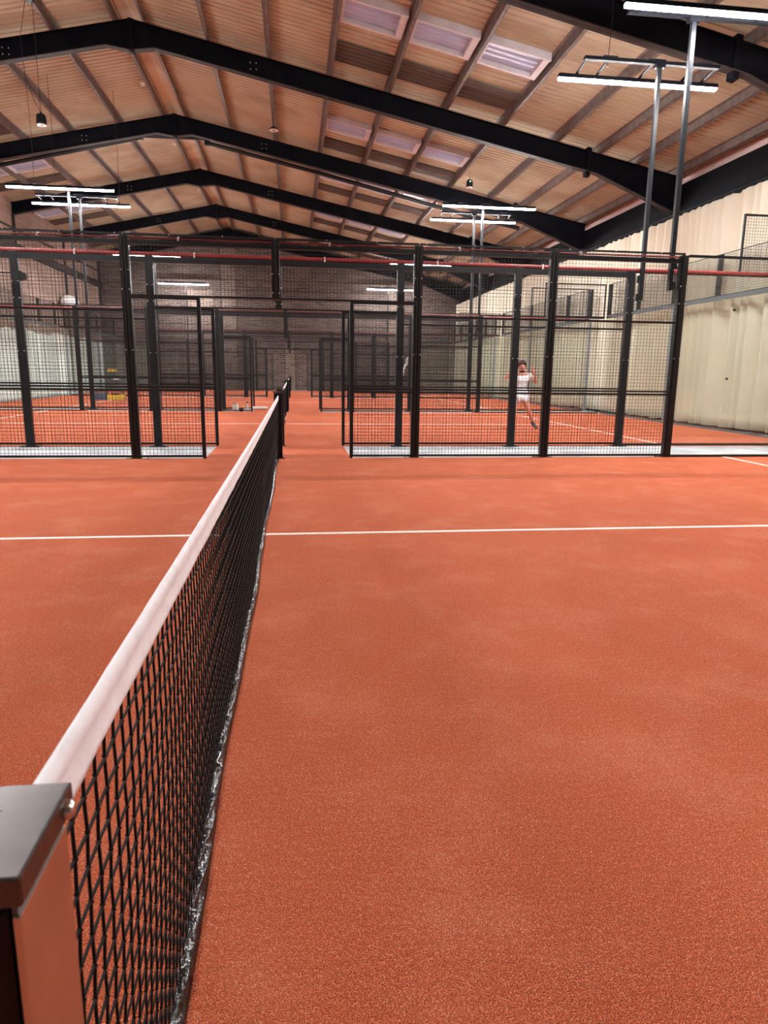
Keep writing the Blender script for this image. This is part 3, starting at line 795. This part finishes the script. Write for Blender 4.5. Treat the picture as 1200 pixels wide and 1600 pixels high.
# ------------------------------------------------------------------ belongings at the gap between second and third courts
def bottle(x, y, h, r, cap, label, name='drink_bottle', body='white'):
    t = thing(name, label, 'bottle', (x, y, -.012))
    part(MB().lathe([(r*.9, 0), (r, .01), (r, h*.62), (r*.55, h*.78), (r*.45, h*.84)], (x, y, -.012), 16), 'body', M[body], t)
    part(MB().lathe([(r*.5, 0), (r*.5, h*.14), (r*.35, h*.16)], (x, y, -.012+h*.84), 12), 'cap', M[cap], t)
bottle(-1.61, 21.72, .27, .045, 'seal', 'white bottle with grey cap, left of the pair behind the left fence gate')
bottle(-1.51, 21.76, .27, .045, 'yellow', 'white bottle with yellow cap, right of the pair behind the left fence gate')
bottle(-1.20, 21.74, .30, .03, 'black', 'slim pale bottle with black cap beside the folded towel')
q = MB(); 
for k in range(3):
    q.box(-1.33+.01*k, -1.08-.01*k, 21.66, 21.86, -.012+.03*k, .015+.03*k)
tag(q.build('folded_towel', M['white']), 'white folded towel on the pale strip behind the left gate', 'towel')
tag(MB().lathe([(.05, 0), (.07, .01), (.075, .07), (.05, .10), (.02, .11)], (0, 0, 0), 14).build('ball_bag', M['blackgloss']), 'small black pouch between the bottles and the towel', 'pouch').location = (-1.38, 21.72, -.012)
o = tag(MB().lathe([(.045, -.26), (.05, -.25), (.05, .25), (.045, .26)], (0, 0, 0), 18).build('poster_tube', M['white']), 'white cylinder lying on the turf by the left gate', 'tube')
o.location = (-.88, 22.58, .05); o.rotation_euler = (0, math.pi/2, .1)
# orange cone behind the bottles
tag(MB().lathe([(.08, 0), (.08, .012), (.05, .013), (.012, .16)], (-1.42, 23.05, .0), 16).build('marker_cone', M['orange']), 'small orange marker cone behind the bottles', 'cone')
# crumpled film tied to the fence on the right
mb = MB(); rnd = random.Random(5); pts = []
for i in range(14):
    f = i/13
    pts.append((3.97-.28*f+rnd.uniform(-.02, .02), F4-.03+rnd.uniform(-.01, .01), 1.78-.74*f))
mb.tube(pts, [.02+.03*rnd.random() for _ in pts], 7)
tag(mb.build('plastic_wrap', M['film']), 'twisted strip of pale shiny film hanging on the fence right of centre', 'wrap')
mb = MB(); pts = [(4.22+.05*(i/9), F4-.02, 1.72-.6*(i/9)) for i in range(10)]
mb.tube(pts, [.012+.02*rnd.random() for _ in pts], 6)
tag(mb.build('plastic_wrap', M['film']), 'shorter strip of pale film hanging beside the twisted one', 'wrap')

# floor cleaning trolley left in the third court
t = thing('folding_stand', 'folding stand with yellow top and dark green legs at left in the third court', 'stand', (-7.1, 29.6, 0))
for x0, x1, y in ((-7.45, -7.16, 29.45), (-7.45, -7.16, 29.85), (-6.65, -7.0, 29.45), (-6.65, -7.0, 29.85)):
    part(MB().tube([(x0, y, 0), (x1, 29.65, 1.1)], .022, 6), 'leg', M['green'], t)
part(MB().box(-7.25, -6.92, 29.5, 29.8, 1.10, 1.2), 'top', M['yellow'], t, bevel=.02)
part(MB().box(-7.02, -6.85, 29.5, 29.75, .78, .86), 'tray', M['white'], t, bevel=.01)
t = thing('storage_crate', 'blue grey crate on the turf beside the yellow one', 'crate', (-7.35, 28.9, 0))
q = MB().box(-7.62, -7.16, 28.75, 29.1, 0, .03)
for a in ((-7.62, -7.60, 28.75, 29.1), (-7.18, -7.16, 28.75, 29.1), (-7.60, -7.18, 28.75, 28.77), (-7.60, -7.18, 29.08, 29.1)): q.box(*a, .03, .25)
part(q, 'body', M['blue'], t)
part(MB().box(-7.64, -7.14, 28.73, 29.12, .25, .28), 'rim', M['blue'], t)
t = thing('storage_crate', 'yellow crate on the turf right of the blue grey one', 'crate', (-6.8, 28.9, 0))
q = MB().box(-7.10, -6.50, 28.75, 29.1, 0, .03)
for a in ((-7.10, -7.08, 28.75, 29.1), (-6.52, -6.50, 28.75, 29.1), (-7.08, -6.52, 28.75, 28.77), (-7.08, -6.52, 29.08, 29.1)): q.box(*a, .03, .2)
part(q, 'body', M['yellow'], t)
part(MB().box(-6.98, -6.72, 28.8, 29.05, .1, .26), 'contents', M['black'], t)

# ------------------------------------------------------------------ person
def skin_mesh(name, joints, bones, m, parent, sub=2):
    names = list(joints); me = bpy.data.meshes.new(name)
    me.from_pydata([joints[n][0] for n in names], [(names.index(a), names.index(b)) for a, b in bones], [])
    o = bpy.data.objects.new(name, me); COL.objects.link(o)
    sk = o.modifiers.new('skin', 'SKIN'); sk.use_smooth_shade = True
    if not me.skin_vertices: me.attributes
    for i, n in enumerate(names):
        r = joints[n][1]; rr = r if isinstance(r, tuple) else (r, r)
        me.skin_vertices[0].data[i].radius = rr
    me.skin_vertices[0].data[0].use_root = True
    su = o.modifiers.new('sub', 'SUBSURF'); su.levels = sub; su.render_levels = sub
    me.materials.append(m)
    dg = bpy.context.evaluated_depsgraph_get(); dg.update()
    em = bpy.data.meshes.new_from_object(o.evaluated_get(dg))
    for p in em.polygons: p.use_smooth = True
    if not em.materials: em.materials.append(m)
    o.modifiers.clear(); o.data = em
    if parent: o.parent = parent
    return o
PX, PY = 5.05, 14.75
# local coordinates: x to the image right, y away from the camera, z up
J = {
 'pelvis': ((.10, 0, .80), (.13, .10)), 'waist': ((.10, .01, .93), (.115, .09)), 'chest': ((.09, -.02, 1.08), (.15, .10)), 'upchest': ((.08, -.04, 1.20), (.13, .085)),
 'neck': ((.075, -.06, 1.275), .05), 'head0': ((.07, -.08, 1.33), (.06, .065)), 'head1': ((.065, -.09, 1.40), (.078, .09)), 'head2': ((.065, -.085, 1.47), (.062, .075)),
 'shR': ((-.10, -.03, 1.19), .055), 'elR': ((-.30, -.04, 1.13), .036), 'wrR': ((-.13, -.14, 1.34), .024),
 'shL': ((.26, -.03, 1.19), .055), 'elL': ((.44, -.02, 1.05), .036), 'wrL': ((.31, -.16, 1.26), .024),
 'hipR': ((.02, 0, .76), .085), 'knR': ((-.06, -.10, .45), .055), 'anR': ((-.10, .05, .10), .034), 'heR': ((-.10, .09, .05), .035), 'toR': ((-.16, -.12, .032), .03),
 'hipL': ((.18, 0, .76), .085), 'knL': ((.27, -.03, .48), .055), 'anL': ((.42, .10, .22), .034), 'heL': ((.44, .15, .17), .034), 'toL': ((.53, .05, .05), .03),
}
B = [('pelvis', 'waist'), ('waist', 'chest'), ('chest', 'upchest'), ('upchest', 'neck'), ('neck', 'head0'), ('head0', 'head1'), ('head1', 'head2'),
     ('upchest', 'shR'), ('shR', 'elR'), ('elR', 'wrR'), ('upchest', 'shL'), ('shL', 'elL'), ('elL', 'wrL'),
     ('pelvis', 'hipR'), ('hipR', 'knR'), ('knR', 'anR'), ('anR', 'heR'), ('heR', 'toR'), ('pelvis', 'hipL'), ('hipL', 'knL'), ('knL', 'anL'), ('anL', 'heL'), ('heL', 'toL')]
def hand(J, B, w, s, d):
    """five short curled fingers growing out of a palm"""
    wp = Vector(J[w][0]); d = Vector(d).normalized(); side = d.cross(Vector((0, 1, 0))).normalized(); fr = side.cross(d)
    J[w+'p'] = (tuple(wp+d*.05), (.032, .018)); B.append((w, w+'p'))
    for i, (o_, L_) in enumerate(((-.028, .05), (-.010, .06), (.010, .055), (.028, .042))):
        a = wp+d*.085+side*o_; b = a+d*L_*.55+fr*.012*s; c = b+d*L_*.15+fr*.035*s
        J['%sf%da' % (w, i)] = (tuple(a), .0095); J['%sf%db' % (w, i)] = (tuple(b), .0085); J['%sf%dc' % (w, i)] = (tuple(c), .0075)
        B.extend([(w+'p', '%sf%da' % (w, i)), ('%sf%da' % (w, i), '%sf%db' % (w, i)), ('%sf%db' % (w, i), '%sf%dc' % (w, i))])
    a = wp+d*.03-side*.04; b = a+d*.04-side*.012+fr*.012*s
    J[w+'ta'] = (tuple(a), .011); J[w+'tb'] = (tuple(b), .009); B.extend([(w+'p', w+'ta'), (w+'ta', w+'tb')])
hand(J, B, 'wrR', -1, (.25, -.15, .9)); hand(J, B, 'wrL', -1, (-.45, -.2, .75))
P = thing('person', 'person in white shirt and shorts running with bent arms raised, on the second court', 'person', (PX, PY, 0))
body = skin_mesh('body', J, B, M['skin'], P)
def grow(keys, bones, k, add, m, name, over={}):
    JJ = {n: (over.get(n, J[n][0]), tuple(q*k+add for q in (J[n][1] if isinstance(J[n][1], tuple) else (J[n][1],)*2))) for n in keys}
    return skin_mesh(name, JJ, bones, m, P)
mid = lambda a, b, f: tuple(Vector(J[a][0]).lerp(Vector(J[b][0]), f))
JS = dict(J); J['slR'] = (mid('shR', 'elR', .62), .052); J['slL'] = (mid('shL', 'elL', .62), .052)
grow(['waist', 'chest', 'upchest', 'shR', 'slR', 'shL', 'slL', 'pelvis'], [('waist', 'chest'), ('chest', 'upchest'), ('upchest', 'shR'), ('shR', 'slR'), ('upchest', 'shL'), ('shL', 'slL'), ('waist', 'pelvis')],
     1.03, .014, M['cloth_white'], 'shirt', {'pelvis': (.10, 0, .87), 'upchest': (.08, -.045, 1.225)})
J['thR'] = (mid('hipR', 'knR', .55), .088); J['thL'] = (mid('hipL', 'knL', .55), .088)
grow(['pelvis', 'hipR', 'thR', 'hipL', 'thL'], [('pelvis', 'hipR'), ('hipR', 'thR'), ('pelvis', 'hipL'), ('hipL', 'thL')], 1.04, .012, M['cloth_shorts'], 'shorts')
for s in 'RL':
    h, t_, a = (Vector(J[k+s][0]) for k in ('he', 'to', 'an'))
    sh = skin_mesh('shoe', {'a': (tuple(h+Vector((0, 0, .0))), (.045, .045)), 'b': (tuple(h.lerp(t_, .5)), (.045, .04)), 'c': (tuple(t_), (.042, .034)), 'd': (tuple(a-(a-h)*.1), (.042, .042))},
                   [('a', 'b'), ('b', 'c'), ('a', 'd')], M['shoe'], P)
    k_ = Vector(J['kn'+s][0])
    skin_mesh('sock', {'a': (tuple(a), (.039, .039)), 'b': (tuple(a.lerp(k_, .22)), (.042, .042))}, [('a', 'b')], M['cloth_white'], P)
hc = Vector(J['head1'][0])
# hair cap, eyes, nose, mouth, ears
hb = MB(); n1, n2 = 18, 9; vs = []
for i in range(n2+1):
    th = math.pi*.56*i/n2
    for k in range(n1):
        a = 2*math.pi*k/n1; fr = max(0, -math.sin(a))
        t2 = th*(1-.38*fr)
        vs.append((hc.x+.088*math.sin(t2)*math.cos(a), hc.y+.012+.104*math.sin(t2)*math.sin(a), hc.z+.012+.118*math.cos(t2)))
hb.add(vs, [(i*n1+k, i*n1+(k+1) % n1, (i+1)*n1+(k+1) % n1, (i+1)*n1+k) for i in range(n2) for k in range(n1)], True)
def loc(mb, name, m):
    o = mb.build(name, m); o.parent = P; return o
hq = loc(hb, 'hair', M['hair']); so = hq.modifiers.new('s', 'SOLIDIFY'); so.thickness = .01
for s in (-1, 1):
    loc(MB().lathe([(.001, -.008), (.009, -.003), (.009, .003), (.001, .008)], (hc.x+s*.03, hc.y-.088, hc.z+.0), 8), 'eye', M['hair'])
    loc(MB().lathe([(.002, -.028), (.012, -.012), (.014, .012), (.004, .028)], (hc.x+s*.083, hc.y+.005, hc.z-.01), 8), 'ear', M['skin'])
loc(MB().prism([(hc.y-.085, hc.z+.01), (hc.y-.112, hc.z-.03), (hc.y-.085, hc.z-.035)], 'X', hc.x-.012, hc.x+.012), 'nose', M['skin'])
loc(MB().box(hc.x-.022, hc.x+.022, hc.y-.092, hc.y-.083, hc.z-.062, hc.z-.055), 'mouth', M['red'])
